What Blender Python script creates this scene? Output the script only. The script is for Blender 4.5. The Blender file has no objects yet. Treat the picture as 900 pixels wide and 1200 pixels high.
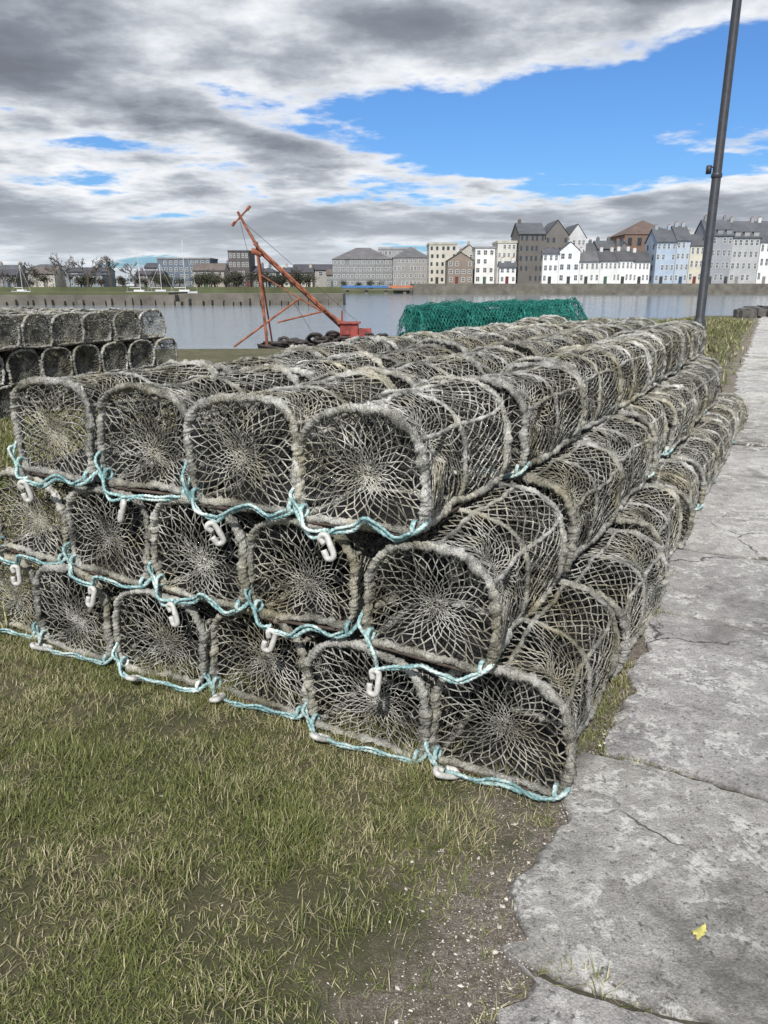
import bpy, math, random, bmesh
import numpy as np
from mathutils import Vector, noise as mnoise
random.seed(7); rng=np.random.default_rng(7)
scene=bpy.context.scene
scene.view_settings.view_transform='Standard'; scene.view_settings.look='None'; scene.view_settings.exposure=0

# ------------------------------------------------------------------ materials
def new_mat(name):
    m=bpy.data.materials.new(name); m.use_nodes=True
    nt=m.node_tree; b=nt.nodes['Principled BSDF']; return m,nt,b
def N(nt,t,**kw):
    n=nt.nodes.new(t)
    for k,v in kw.items(): setattr(n,k,v)
    return n
def ramp(nt,fac,stops):
    r=nt.nodes.new('ShaderNodeValToRGB'); nt.links.new(fac,r.inputs[0])
    el=r.color_ramp.elements
    while len(el)>1: el.remove(el[-1])
    el[0].position=stops[0][0]; el[0].color=(*stops[0][1],1)
    for p,c in stops[1:]:
        e=el.new(p); e.color=(*c,1)
    return r.outputs[0]
def mth(nt,op,a,b=None,c=None,clamp=False):
    n=nt.nodes.new('ShaderNodeMath'); n.operation=op; n.use_clamp=clamp
    for i,x in enumerate((a,b,c)):
        if x is None: continue
        if isinstance(x,(int,float)): n.inputs[i].default_value=x
        else: nt.links.new(x,n.inputs[i])
    return n.outputs[0]
def mix(nt,f,a,b,bt='MIX'):
    n=nt.nodes.new('ShaderNodeMix'); n.data_type='RGBA'; n.blend_type=bt
    for s,x in ((n.inputs[0],f),(n.inputs[6],a),(n.inputs[7],b)):
        if isinstance(x,(int,float)): s.default_value=x
        elif isinstance(x,tuple): s.default_value=(*x,1) if len(x)==3 else x
        else: nt.links.new(x,s)
    return n.outputs[2]
def noise_n(nt,vec,scale,detail=4,rough=.55,dist=0):
    n=nt.nodes.new('ShaderNodeTexNoise'); n.inputs['Scale'].default_value=scale
    n.inputs['Detail'].default_value=detail; n.inputs['Roughness'].default_value=rough; n.inputs['Distortion'].default_value=dist
    if vec is not None: nt.links.new(vec,n.inputs['Vector'])
    return n.outputs[0]
def bump(nt,b,h,strength=.5,dist=.01):
    n=nt.nodes.new('ShaderNodeBump'); n.inputs['Strength'].default_value=strength; n.inputs['Distance'].default_value=dist
    nt.links.new(h,n.inputs['Height']); nt.links.new(n.outputs[0],b.inputs['Normal'])
def simple(name,col,rough=.8,scale=3,var=.25,bmp=0,metal=0,obj=True):
    m,nt,b=new_mat(name); tc=N(nt,'ShaderNodeTexCoord')
    f=noise_n(nt,tc.outputs['Object' if obj else 'Generated'],scale,6,.6)
    lo=tuple(c*(1-var) for c in col); hi=tuple(min(1,c*(1+var)) for c in col)
    nt.links.new(ramp(nt,f,[(.3,lo),(.7,hi)]),b.inputs['Base Color'])
    b.inputs['Roughness'].default_value=rough; b.inputs['Metallic'].default_value=metal
    if bmp: bump(nt,b,f,bmp,.01)
    return m

def rope_mat(name,lo,mid,hi,rand=.25,fine=160,algae=None):
    m,nt,b=new_mat(name); tc=N(nt,'ShaderNodeTexCoord'); oi=N(nt,'ShaderNodeObjectInfo')
    off=N(nt,'ShaderNodeVectorMath',operation='ADD'); nt.links.new(tc.outputs['Object'],off.inputs[0]); nt.links.new(oi.outputs['Location'],off.inputs[1])
    f1=noise_n(nt,off.outputs[0],9,5,.7); f2=noise_n(nt,off.outputs[0],fine,2,.6)
    f=mth(nt,'ADD',mth(nt,'MULTIPLY',f1,.6),mth(nt,'MULTIPLY',f2,.4))
    c=ramp(nt,f,[(.40,lo),(.50,mid),(.60,hi)])
    if algae:
        f3=noise_n(nt,off.outputs[0],3.1,4,.6)
        c=mix(nt,mth(nt,'MULTIPLY_ADD',f3,4,-1.8,clamp=True),c,mix(nt,1.0,c,algae,'MULTIPLY'))
    v=mth(nt,'MULTIPLY_ADD',oi.outputs['Random'],rand,1-rand*.6)
    cc=N(nt,'ShaderNodeCombineColor')
    for i in range(3): nt.links.new(v,cc.inputs[i])
    nt.links.new(mix(nt,1.0,c,cc.outputs[0],'MULTIPLY'),b.inputs['Base Color'])
    b.inputs['Roughness'].default_value=.9; b.inputs['Specular IOR Level'].default_value=.2
    bump(nt,b,f2,.8,.004)
    return m
ALG=(.76,.70,.52)
M_net=rope_mat('net_twine',(.065,.064,.055),(.225,.22,.195),(.52,.51,.47),.35,160,ALG)
M_netm=rope_mat('mid_net_twine',(.03,.031,.03),(.10,.098,.09),(.27,.265,.245),.35,160,ALG)  # darker copy of the net twine for left panels; pot-interior shade painted in
M_netd=rope_mat('shaded_net_twine',(.012,.013,.014),(.03,.03,.03),(.08,.08,.076),.35)  # near-black copy for partition and back end; interior shade put into the colour
M_lash=rope_mat('lashing_rope',(.08,.08,.07),(.26,.257,.235),(.52,.515,.48),.4,230,ALG)
M_teal=rope_mat('teal_rope',(.11,.21,.22),(.28,.43,.43),(.64,.69,.65),.35,90)
M_green=rope_mat('green_twine',(.008,.06,.052),(.014,.14,.118),(.06,.30,.25),.4)
M_green_shade=rope_mat('shaded_green_twine',(.004,.03,.03),(.008,.07,.06),(.02,.15,.12),.4)  # darker green copy for partition and back end, with interior shade painted in
M_wood=simple('shaded_slats',(.016,.015,.014),.9,12,.5,.4)  # base slats coloured near-black; the shade inside the pot is painted into them
M_rust=simple('rusty_steel',(.07,.05,.04),.9,25,.6,.5)
M_plast=simple('white_plastic',(.48,.475,.45),.5,40,.35,.2)

# ------------------------------------------------------------------ mesh helpers
class MB:
    def __init__(s): s.v=[]; s.f=[]; s.m=[]; s.n=0
    def add(s,V,F,mi=0):
        V=np.asarray(V,float).reshape(-1,3); s.v.append(V)
        F=[tuple(int(i)+s.n for i in f) for f in F]; s.f+=F; s.m+=[mi]*len(F); s.n+=len(V)
    def mesh(s,name,mats,smooth=True,warp=0,seed=0):
        V=np.vstack(s.v)
        if warp:
            o=Vector((seed*7.3,seed*3.1,0))
            V=np.array([Vector(p)+mnoise.noise_vector(Vector(p)*3.2+o)*warp+mnoise.noise_vector(Vector(p)*9+o)*warp*.35 for p in V])
        me=bpy.data.meshes.new(name); me.from_pydata(V.tolist(),[],s.f)
        for m in mats: me.materials.append(m)
        me.polygons.foreach_set('material_index',s.m)
        me.polygons.foreach_set('use_smooth',[smooth]*len(s.f)); me.update(); return me
    def box(s,x0,x1,y0,y1,z0,z1,mi=0):
        s.add([(x0,y0,z0),(x1,y0,z0),(x1,y1,z0),(x0,y1,z0),(x0,y0,z1),(x1,y0,z1),(x1,y1,z1),(x0,y1,z1)],
              [(0,3,2,1),(4,5,6,7),(0,1,5,4),(1,2,6,5),(2,3,7,6),(3,0,4,7)],mi)
    def tubes(s,P0,P1,r,S=4,mi=0,r1=None):
        P0=np.asarray(P0,float).reshape(-1,3);P1=np.asarray(P1,float).reshape(-1,3); n=len(P0)
        r=np.broadcast_to(np.asarray(r,float),(n,)); r1=r if r1 is None else np.broadcast_to(np.asarray(r1,float),(n,))
        d=P1-P0; d/= (np.linalg.norm(d,axis=1,keepdims=True)+1e-9)
        ref=np.where(np.abs(d[:,2:3])<.9,np.array([[0,0,1.]]),np.array([[1.,0,0]]))
        a=np.cross(d,ref); a/=np.linalg.norm(a,axis=1,keepdims=True)+1e-9; b=np.cross(d,a)
        th=np.arange(S)*2*np.pi/S
        o=np.cos(th)[None,:,None]*a[:,None]+np.sin(th)[None,:,None]*b[:,None]
        V=np.stack([P0[:,None]+o*r[:,None,None],P1[:,None]+o*r1[:,None,None]],1).reshape(-1,3)
        F=[]
        for i in range(n):
            k=i*2*S
            for j in range(S):
                j2=(j+1)%S; F.append((k+j,k+j2,k+S+j2,k+S+j))
        s.add(V,F,mi)
    def knots(s,C,r,mi=0):
        C=np.asarray(C,float).reshape(-1,3); r=np.broadcast_to(np.asarray(r,float),(len(C),))[:,None,None]
        o=np.array([(1,0,0),(-1,0,0),(0,1,0),(0,-1,0),(0,0,1),(0,0,-1)],float)
        V=(C[:,None]+o[None]*(r*rng.uniform(.8,1.4,(len(C),1,3)))).reshape(-1,3); F=[]
        for i in range(len(C)):
            k=6*i
            for t in ((0,2,4),(2,1,4),(1,3,4),(3,0,4),(2,0,5),(1,2,5),(3,1,5),(0,3,5)): F.append((k+t[0],k+t[1],k+t[2]))
        s.add(V,F,mi)
    def sweep(s,pts,r,S=8,step=.006,ridge=.2,strands=3,pitch=.05,lump=.1,mi=0,closed=False,wob=0):
        P=resample(pts,step,closed); n=len(P)
        if wob:
            ph=rng.uniform(0,99); P=P+np.array([mnoise.noise_vector(Vector((i*step*14+ph,ph,0)))[:] for i in range(n)])*wob
        T=np.gradient(P,axis=0); T/=np.linalg.norm(T,axis=1,keepdims=True)+1e-9
        a=np.cross(T[0],[0,0,1]); 
        if np.linalg.norm(a)<.1: a=np.cross(T[0],[1,0,0])
        A=[]
        for i in range(n):
            a=a-T[i]*np.dot(a,T[i]); a/=np.linalg.norm(a)+1e-9; A.append(a)
        A=np.array(A); B=np.cross(T,A); th=np.arange(S)*2*np.pi/S
        dist=np.arange(n)*step; ph=rng.uniform(0,99)
        L=np.array([[mnoise.noise(Vector((d*38+ph,t*1.2,ph))) for t in np.cos(th)] for d in dist])
        R=r*(1+lump*L+ridge*np.cos(strands*(th[None]-dist[:,None]*2*np.pi/(pitch*strands)*1.0)))
        V=(P[:,None]+R[...,None]*(np.cos(th)[None,:,None]*A[:,None]+np.sin(th)[None,:,None]*B[:,None])).reshape(-1,3)
        F=[]
        for i in range(n-1):
            for j in range(S):
                j2=(j+1)%S; F.append((i*S+j,i*S+j2,(i+1)*S+j2,(i+1)*S+j))
        F.append(tuple(range(S))[::-1]); F.append(tuple((n-1)*S+j for j in range(S)))
        s.add(V,F,mi)
def catmull(pts,k=10):
    P=np.asarray(pts,float); P=np.vstack([2*P[0]-P[1],P,2*P[-1]-P[-2]]); out=[]
    for i in range(1,len(P)-2):
        p0,p1,p2,p3=P[i-1:i+3]
        for j in range(k):
            t=j/k; out.append(.5*((2*p1)+(-p0+p2)*t+(2*p0-5*p1+4*p2-p3)*t*t+(-p0+3*p1-3*p2+p3)*t**3))
    out.append(P[-2]); return np.array(out)
def resample(pts,step,closed=False):
    P=np.asarray(pts,float); d=np.r_[0,np.cumsum(np.linalg.norm(np.diff(P,axis=0),axis=1))]
    n=max(2,int(d[-1]/step)+1); t=np.linspace(0,d[-1],n)
    return np.stack([np.interp(t,d,P[:,i]) for i in range(P.shape[1])],1)
def obj(name,me,loc=(0,0,0),rot=0,parent=None):
    o=bpy.data.objects.new(name,me); scene.collection.objects.link(o); o.location=loc
    o.rotation_euler=(0,0,rot) if not isinstance(rot,tuple) else rot
    if parent: o.parent=parent
    return o

# ------------------------------------------------------------------ lobster pot
PL=.80
half=catmull([(.200,.012),(.225,.085),(.234,.180),(.226,.275),(.182,.352),(.100,.390),(0,.401)],8)
prof=np.vstack([half,(half[::-1]*[-1,1])[1:]]); prof=resample(prof,.004)
def cross(s):
    i=np.clip(s,0,1)*(len(prof)-1); k=int(i); k2=min(k+1,len(prof)-1); f=i-k
    return prof[k]*(1-f)+prof[k2]*f
def surf(s,t,depth=0):
    p=cross(s); c=np.array([0,.17]); fr=(t*2)%1 if t<1 else 0
    sag=.055*math.sin(math.pi*fr)*(.25+.75*abs(math.sin(4*math.pi*s)))+.045*math.sin(math.pi*t)+depth
    p=c+(p-c)*(1-sag); return np.array([p[0],t*PL,p[1]])
def radial(mb,N_,levels,q,posfn,r,jit,mi,close_r,thin=0):
    nodes=[]; rho=1; qs=q if hasattr(q,'__len__') else [q]*levels
    tw=rng.uniform(-.02,.02); rh=[]
    for k in range(levels+1):
        row=[posfn((i+.5*(k%2)+tw*k)/N_,rho*(1+(rng.normal(0,.022) if 0<k else 0))) + (rng.normal(0,jit*(.25+.75*rho),3) if k>0 else 0) for i in range(N_)]
        nodes.append(np.array(row)); rh+=[rho]*N_; rho*=qs[k] if k<levels else 1
    P0=[];P1=[];RR=[]
    for k in range(levels):
        a=nodes[k];b=nodes[k+1]; RR+=[1-thin*(1-rh[k*N_])]*(2*N_)
        if k%2==0: P0+=[a,a]; P1+=[b,np.roll(b,1,0)]
        else: P0+=[a,a]; P1+=[b,np.roll(b,-1,0)]
    P0=np.vstack(P0);P1=np.vstack(P1); keep=rng.random(len(P0))>.008; RR=np.array(RR)
    mb.tubes(P0[keep],P1[keep],r*rng.uniform(.8,1.25,keep.sum())*RR[keep],4,mi)
    mb.knots(np.vstack(nodes[1:]),r*1.55*(1-thin*(1-np.array(rh[N_:]))),mi)
    last=nodes[-1]; mb.tubes(last,np.roll(last,1,0),r*close_r,4,mi)
    return last
def diamond(mb,s0,s1,t0,t1,ns,nt_,fn,r,jit,mi):
    nodes=[]
    for k in range(nt_*2+1):
        t=t0+(t1-t0)*k/(nt_*2); row=[]
        off=.5*(k%2)
        for i in range(ns+1 if off==0 else ns):
            s=s0+(s1-s0)*(i+off)/ns
            row.append(fn(s,t)+(rng.normal(0,jit,3) if 0<k<nt_*2 else 0))
        nodes.append(row)
    P0=[];P1=[]
    for k in range(nt_*2):
        a=nodes[k];b=nodes[k+1]
        if k%2==0:
            for i in range(ns): P0+=[a[i],a[i+1]]; P1+=[b[i],b[i]]
        else:
            for i in range(ns): P0+=[a[i],a[i]]; P1+=[b[i],b[i+1]]
    mb.tubes(P0,P1,r*rng.uniform(.8,1.2,len(P0)),4,mi); mb.knots([p for row in nodes[1:-1] for p in row],r*1.6,mi)
def rect_perim(u,s0,s1,t0,t1,ws,wt):
    u=(u%1)*2*(ws+wt)
    if u<ws: return s0+(s1-s0)*u/ws,t0
    u-=ws
    if u<wt: return s1,t0+(t1-t0)*u/wt
    u-=wt
    if u<ws: return s1-(s1-s0)*u/ws,t1
    u-=ws; return s0,t1-(t1-t0)*u/wt
def make_pot(name,seed,net,netm,netd,lash,flip=False):
    global rng; rng=np.random.default_rng(seed); mb=MB(); r=.0028
    full=np.vstack([prof,prof[:1]]); full=resample(full,.01); nf=len(full)
    for end in (0,1):
        cx=rng.uniform(-.03,.03); cz=.16+rng.uniform(-.04,.02); dep=rng.uniform(.02,.07)
        yy=0 if end==0 else PL; sg=1 if end==0 else -1; ex=rng.uniform(.7,1.2)
        def pf(u,rho):
            i=(u%1)*(nf-1); k=int(i); f=i-k; p=full[k]*(1-f)+full[min(k+1,nf-1)]*f
            x=cx+(p[0]-cx)*rho; z=cz+(p[1]-cz)*rho
            return np.array([x,yy+sg*dep*max(0,1-rho)**ex,z])
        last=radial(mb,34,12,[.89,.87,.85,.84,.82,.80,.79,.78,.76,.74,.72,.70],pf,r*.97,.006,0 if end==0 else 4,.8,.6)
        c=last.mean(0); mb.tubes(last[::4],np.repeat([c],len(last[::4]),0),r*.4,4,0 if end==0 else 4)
    def pm(u,rho):
        i=(u%1)*(nf-1); p=full[int(i)]
        return np.array([p[0]*rho*.95,PL*.5+.10*(1-rho),.17+(p[1]-.17)*rho*.95])
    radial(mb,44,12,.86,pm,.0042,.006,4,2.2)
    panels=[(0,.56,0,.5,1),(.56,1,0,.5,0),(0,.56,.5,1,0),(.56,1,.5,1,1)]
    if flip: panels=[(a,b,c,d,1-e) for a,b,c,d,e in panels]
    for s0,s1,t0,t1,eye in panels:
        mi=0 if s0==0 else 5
        if eye:
            ec=(s0+s1)/2+rng.uniform(-.03,.03); et=(t0+t1)/2+rng.uniform(-.02,.02)
            def pf(u,rho):
                s,t=rect_perim(u,s0,s1,t0,t1,.55,.38)
                ss=ec+(s-ec)*rho; tt=et+(t-et)*rho
                p=surf(ss,tt)
                if rho<.42:
                    c=np.array([0,p[1],.17]); p=p+(c-p)*(.42-rho)*1.1
                return p
            radial(mb,36,11,[.84,.84,.84,.84,.84,.84,.85,.86,.88,.9,.9],pf,r,.0035,mi,2.6,.35)
        else:
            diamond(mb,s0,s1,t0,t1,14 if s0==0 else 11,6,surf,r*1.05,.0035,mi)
    for y in (0,PL/2,PL):
        if y==PL/2:
            hp=np.array([(p[0]*.952,y,.17+(p[1]-.17)*.952) for p in prof]); mb.sweep(hp,.0088,8,.006,.18,2,.017,.8,1,wob=.005)
        else:
            hp=np.array([(p[0],y,p[1]) for p in prof])
            mb.sweep(hp,.0150,10,.0045,.14,2,.017,.95,1,wob=.006)
            mb.sweep(hp+[0,.016 if y<PL else -.016,0],.0075,7,.006,.2,2,.02,.9,1,wob=.016)
        mb.sweep([(prof[0][0],y,.016),(-prof[0][0],y,.016)],.0135,8,.006,.15,2,.018,.9,1,wob=.006)
    for sx in (-1,1):
        mb.sweep([(sx*.200,0,.016),(sx*.200,PL,.016)],.0140,8,.006,.15,2,.02,.8,1,wob=.004)
    for s in (.27,.5,.75):
        pts=[surf(s,t) for t in (0,.12,.25,.38,.5,.62,.75,.88,1)]
        mb.sweep(pts,.0082,7,.006,.2,2,.018,.8,1,wob=.005)
    k=46; idx=rng.integers(0,len(prof),k); P0=np.stack([prof[idx,0],np.full(k,-.008),prof[idx,1]],1); P1=P0+rng.normal(0,.013,(k,3))+[0,-.006,-.006]
    mb.tubes(P0,P1,.0013,3,1)
    for i in range(6):
        y=.02+i*(PL-.04)/6
        mb.box(-.19,.19,y,y+(PL-.04)/6-.006,-.002,.010,2)
    mb.tubes([(-.19,-.002,.0),(.19,0,.0),(-.19,PL,0),(-.19,-.002,0)],[(-.19,PL,.0),(.19,PL,.0),(.19,PL,0),(.19,-.002,0)],.006,6,3)
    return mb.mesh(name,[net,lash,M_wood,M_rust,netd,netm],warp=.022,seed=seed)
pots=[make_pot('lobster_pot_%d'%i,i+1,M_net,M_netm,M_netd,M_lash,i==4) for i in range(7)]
pot_g=make_pot('green_pot',15,M_green,M_green,M_green_shade,M_green)

def make_bridle(seed,low):
    global rng; rng=np.random.default_rng(seed); mb=MB(); j=lambda k:rng.normal(0,k)
    zl=lambda z:max(z,.013) if low else z
    hx=-.09+j(.04); hz=-.05+j(.016)
    for k in range(2):
        o=k*.016
        p=[(-.24,.03,.13+j(.02)),(-.235,-.022-o,.075+o+j(.01)),(-.205,-.035,zl(.02+o+j(.015))),(-.15,-.06-o,zl(-.02+o+j(.012))),(hx,-.062,zl(hz+.012+o))]
        mb.sweep(catmull(p),.0062,7,.0035,.22,3,.016,.25,wob=.008)
    p=[(hx,-.062,zl(hz+.012)),(-.01,-.05+j(.012),zl(-.014+j(.016))),(.06,-.04,zl(-.004+j(.020))),(.14,-.035+j(.01),zl(.0+j(.016))),(.205,-.03,zl(.01)),(.238,-.012,.04),(.236,.04,.05)]
    mb.sweep(catmull(p),.0078,8,.0035,.22,3,.018,.25,wob=.008)
    p=[(x,y-.010,zl(z+.012)) for x,y,z in p[:-2]]; mb.sweep(catmull(p),.0055,7,.0035,.22,3,.016,.25,wob=.014)
    for kx,kz in ((-.205,.04),(.205,.03)):
        a=np.linspace(0,4*math.pi,30); mb.sweep(np.stack([kx+.004*a/6,-.012+.02*np.cos(a),zl(kz)+.02*np.sin(a)],1),.006,6,.004,.2,3,.016,.2)
    rope=mb.mesh('bridle',[M_teal])
    mb=MB(); L=.042; w=.015
    pts=[]
    for a in np.linspace(-.97*math.pi,.85*math.pi,30):
        pts.append((w*math.cos(a),0,(L-w)*np.clip(math.sin(a)*2.2,-1,1)+w*math.sin(a)))
    pts.append((-.006,.0,.012))
    mb.sweep(catmull(pts,4),.0108,8,.004,0,1,1,.15)
    hook=mb.mesh('hook',[M_plast])
    return rope,hook,(hx,-.078,zl(hz)+(.012 if low else -.028))
bridles=[(make_bridle(20+i,False),make_bridle(40+i,True)) for i in range(6)]

YAW=math.radians(28.5); Rv=np.array([math.cos(YAW),-math.sin(YAW)]); Vv=np.array([math.sin(YAW),math.cos(YAW)])
A=np.array([.575,2.03]); PITCH=.49; LP=.915; LH=.408
rnd=random.Random(5)
def place(me,P,z,yaw,sc=1,name='lobster_pot',parent=None):
    o=obj(name,me,(P[0],P[1],z),yaw,parent); o.scale=(sc,1,1); return o
for k in range(3):
    for i in range(6-k):
        for j in range(8):
            lat=.012 if j==0 else .026
            r=-(i+.5)*PITCH-k*PITCH/2+rnd.uniform(-lat,lat); l=j*LP+rnd.uniform(-.03,.03)
            P=A+r*Rv+l*Vv
            yj=2.2 if j==0 else 4
            o=place(pots[rnd.randrange(len(pots))],P,.011+k*LH+rnd.uniform(0,.006),-YAW+math.radians(rnd.uniform(-yj,yj)),1+rnd.uniform(-.03,.03))
            o.rotation_euler[1]=math.radians(rnd.uniform(-2.5,2.5)); o.scale[2]=1+rnd.uniform(-.05,.02)
            if j==0 or (i==0 and rnd.random()<.6):
                b=bridles[rnd.randrange(6)][1 if k==0 else 0]
                obj('bridle_rope',b[0],(0,0,0),0,o)
                if j==0:
                    obj('plastic_hook',b[1],b[2],(math.radians(rnd.uniform(-12,8)) if k else math.radians(rnd.uniform(50,80)),math.radians(rnd.uniform(-25,25)),math.radians(rnd.uniform(-60,60))),o)
E=np.array([-3.08,12.05])
st=obj('lobster_pot_stack',None)
for k in range(3):
    for i in range(12-k):
        for j in range(4):
            l=-(i+.5)*PITCH-k*PITCH/2+rnd.uniform(-.02,.02); P=E+l*Vv-Rv*(j*LP+rnd.uniform(-.04,.04))
            o=place(pots[rnd.randrange(7)],P,.011+k*.42,-YAW+math.pi/2+math.radians(rnd.uniform(-5,5)),1,'lobster_pot_part',st)
            o.rotation_euler[1]=math.radians(rnd.uniform(-4,4))
gs=obj('green_net_pot_stack',None)
gy=math.radians(82)
gR=np.array([math.cos(gy),-math.sin(gy)]);gV=np.array([math.sin(gy),math.cos(gy)])
G0=np.array([.55,12.1])
for k in range(3):
    for i in range(3):
        for j in range(3):
            P=G0-gR*((i+.5)*PITCH)+gV*(j*.88+rnd.uniform(-.05,.05))
            o=place(pot_g,P,.011+k*.395+(j*.02),-gy+math.radians(rnd.uniform(-7,7)),1.04,'green_pot',gs)
            o.rotation_euler[1]=math.radians(rnd.uniform(-6,6)); o.rotation_euler[0]=math.radians(rnd.uniform(-3,3))
rng=np.random.default_rng(77); mb=MB()
def drape(s,t):
    x=-.12+s*2.95; y=-.10+t*1.7; e=max(0,.14-t)*2.4+max(0,t-.9)*3
    z=1.22+.10*s+.10*mnoise.noise(Vector((x*1.8,y*3,3)))+.05*mnoise.noise(Vector((x*5,y*5,1)))-e-(max(0,.05-s)+max(0,s-.95))*6
    return np.array([x,y,z])
for q in range(2): diamond(mb,0,1,0,1,56,24,lambda s,t:drape(s+q*.007,t+q*.01)+np.array([0,0,q*.03]),.0035,.007,0)
obj('draped_green_net',mb.mesh('drape',[M_green]),(G0[0],G0[1],0),math.radians(8),gs)

# ------------------------------------------------------------------ ground (quay)
m,nt,b=new_mat('turf'); geo=N(nt,'ShaderNodeNewGeometry')
PA=math.radians(26.4); pR=np.array([math.cos(PA),-math.sin(PA)]); pV=np.array([math.sin(PA),math.cos(PA)]); pO=A+pR*.03
sub=N(nt,'ShaderNodeVectorMath',operation='SUBTRACT'); nt.links.new(geo.outputs['Position'],sub.inputs[0]); sub.inputs[1].default_value=(pO[0],pO[1],0)
dot=N(nt,'ShaderNodeVectorMath',operation='DOT_PRODUCT'); nt.links.new(sub.outputs[0],dot.inputs[0]); dot.inputs[1].default_value=(pR[0],pR[1],0)
nz=noise_n(nt,geo.outputs['Position'],3.5,6,.65); nf_=noise_n(nt,geo.outputs['Position'],45,6,.75); nl_=noise_n(nt,geo.outputs['Position'],.8,4,.6); nq=noise_n(nt,geo.outputs['Position'],190,3,.7)
gcol=ramp(nt,mth(nt,'ADD',mth(nt,'MULTIPLY',nz,.6),mth(nt,'MULTIPLY',nl_,.4)),[(.38,(.07,.08,.03)),(.5,(.115,.11,.05)),(.62,(.19,.16,.095))])
dcol=ramp(nt,mth(nt,'ADD',mth(nt,'MULTIPLY',nf_,.5),mth(nt,'MULTIPLY',nq,.5)),[(.36,(.06,.048,.038)),(.48,(.18,.15,.12)),(.56,(.33,.29,.245)),(.65,(.55,.51,.46))])
dm=mth(nt,'MULTIPLY_ADD',dot.outputs['Value'],2.8,mth(nt,'MULTIPLY_ADD',nz,3.6,-.60),clamp=True)
nt.links.new(mix(nt,dm,mix(nt,mth(nt,'MULTIPLY',nf_,.5),gcol,(.045,.04,.022)),dcol),b.inputs['Base Color']); b.inputs['Roughness'].default_value=.95
bump(nt,b,mth(nt,'ADD',nf_,mth(nt,'MULTIPLY',nq,.3)),1.0,.025); M_turf=m
M_quay=simple('quay_stone',(.22,.20,.17),.9,1.5,.4,.6)
poly=[(-70,-25),(60,-25),(90,46),(40,46),(17,42.5),(9,30),(3,20.5),(-8,20),(-70,19)]
mb=MB(); n=len(poly)
mb.add([(x,y,0) for x,y in poly],[tuple(range(n))],0)
V=[(x,y,0) for x,y in poly]+[(x,y,-3) for x,y in poly]
mb.add(V,[(i,n+i,n+(i+1)%n,(i+1)%n) for i in range(n)],1)
obj('ground',mb.mesh('ground',[M_turf,M_quay],False))

# ------------------------------------------------------------------ stone path slabs
m,nt,b=new_mat('weathered_slab'); geo=N(nt,'ShaderNodeNewGeometry'); P_=geo.outputs['Position']
n1=noise_n(nt,P_,1.1,8,.7,.3); n2=noise_n(nt,P_,11,10,.75); n3=noise_n(nt,P_,15,9,.72,.5); n4=noise_n(nt,P_,150,4,.75); n5=noise_n(nt,P_,2.6,8,.65,.5); n6=noise_n(nt,P_,55,6,.7,.2)
att=N(nt,'ShaderNodeAttribute',attribute_name='tone')
base=ramp(nt,mth(nt,'ADD',mth(nt,'MULTIPLY',n1,.55),mth(nt,'MULTIPLY',n2,.45)),[(.40,(.22,.215,.20)),(.47,(.37,.36,.34)),(.53,(.47,.46,.435)),(.60,(.56,.55,.52))])
fine=mth(nt,'MULTIPLY_ADD',n4,2.4,-.16)
fc=N(nt,'ShaderNodeCombineColor')
for i in range(3): nt.links.new(fine,fc.inputs[i])
base=mix(nt,1.0,base,fc.outputs[0],'MULTIPLY')
base=mix(nt,1.0,base,att.outputs['Color'],'MULTIPLY')
drk=mth(nt,'MULTIPLY_ADD',n5,-12,5.1,clamp=True)
base=mix(nt,mth(nt,'MULTIPLY',drk,.5),base,(.14,.135,.12))
pit=mth(nt,'MULTIPLY_ADD',n6,-18,7.4,clamp=True)
base=mix(nt,mth(nt,'MULTIPLY',pit,.8),base,(.07,.066,.058))
lic=mth(nt,'MULTIPLY',mth(nt,'MULTIPLY_ADD',n3,24,-12.1,clamp=True),mth(nt,'MULTIPLY_ADD',n5,8,-3.4,clamp=True))
lic=mth(nt,'MULTIPLY',lic,mth(nt,'MULTIPLY_ADD',n6,8,-3.2,clamp=True))
base=mix(nt,mth(nt,'MULTIPLY',lic,.9),base,(.76,.75,.71))
vo=N(nt,'ShaderNodeTexVoronoi',feature='DISTANCE_TO_EDGE'); vo.inputs['Scale'].default_value=.85
dv=N(nt,'ShaderNodeVectorMath',operation='ADD'); nt.links.new(P_,dv.inputs[0])
nn_=N(nt,'ShaderNodeTexNoise'); nn_.inputs['Scale'].default_value=5; nn_.inputs['Detail'].default_value=6; nt.links.new(P_,nn_.inputs['Vector'])
sc_=N(nt,'ShaderNodeVectorMath',operation='SCALE'); nt.links.new(nn_.outputs['Color'],sc_.inputs[0]); sc_.inputs['Scale'].default_value=.22; nt.links.new(sc_.outputs[0],dv.inputs[1])
nt.links.new(dv.outputs[0],vo.inputs['Vector'])
crk=mth(nt,'MULTIPLY',mth(nt,'MULTIPLY_ADD',vo.outputs['Distance'],-180,1.2,clamp=True),mth(nt,'MULTIPLY_ADD',n1,14,-6.6,clamp=True))
base=mix(nt,mth(nt,'MULTIPLY',crk,.85),base,(.04,.037,.03))
nt.links.new(base,b.inputs['Base Color']); b.inputs['Roughness'].default_value=.85
hh=mth(nt,'ADD',mth(nt,'ADD',mth(nt,'MULTIPLY',n2,1.2),mth(nt,'MULTIPLY',n4,.35)),mth(nt,'MULTIPLY',n6,.5))
bump(nt,b,mth(nt,'SUBTRACT',hh,mth(nt,'MULTIPLY',crk,.6)),.9,.03); M_slab=m
rs=random.Random(11); mb=MB(); tones=[]
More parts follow.
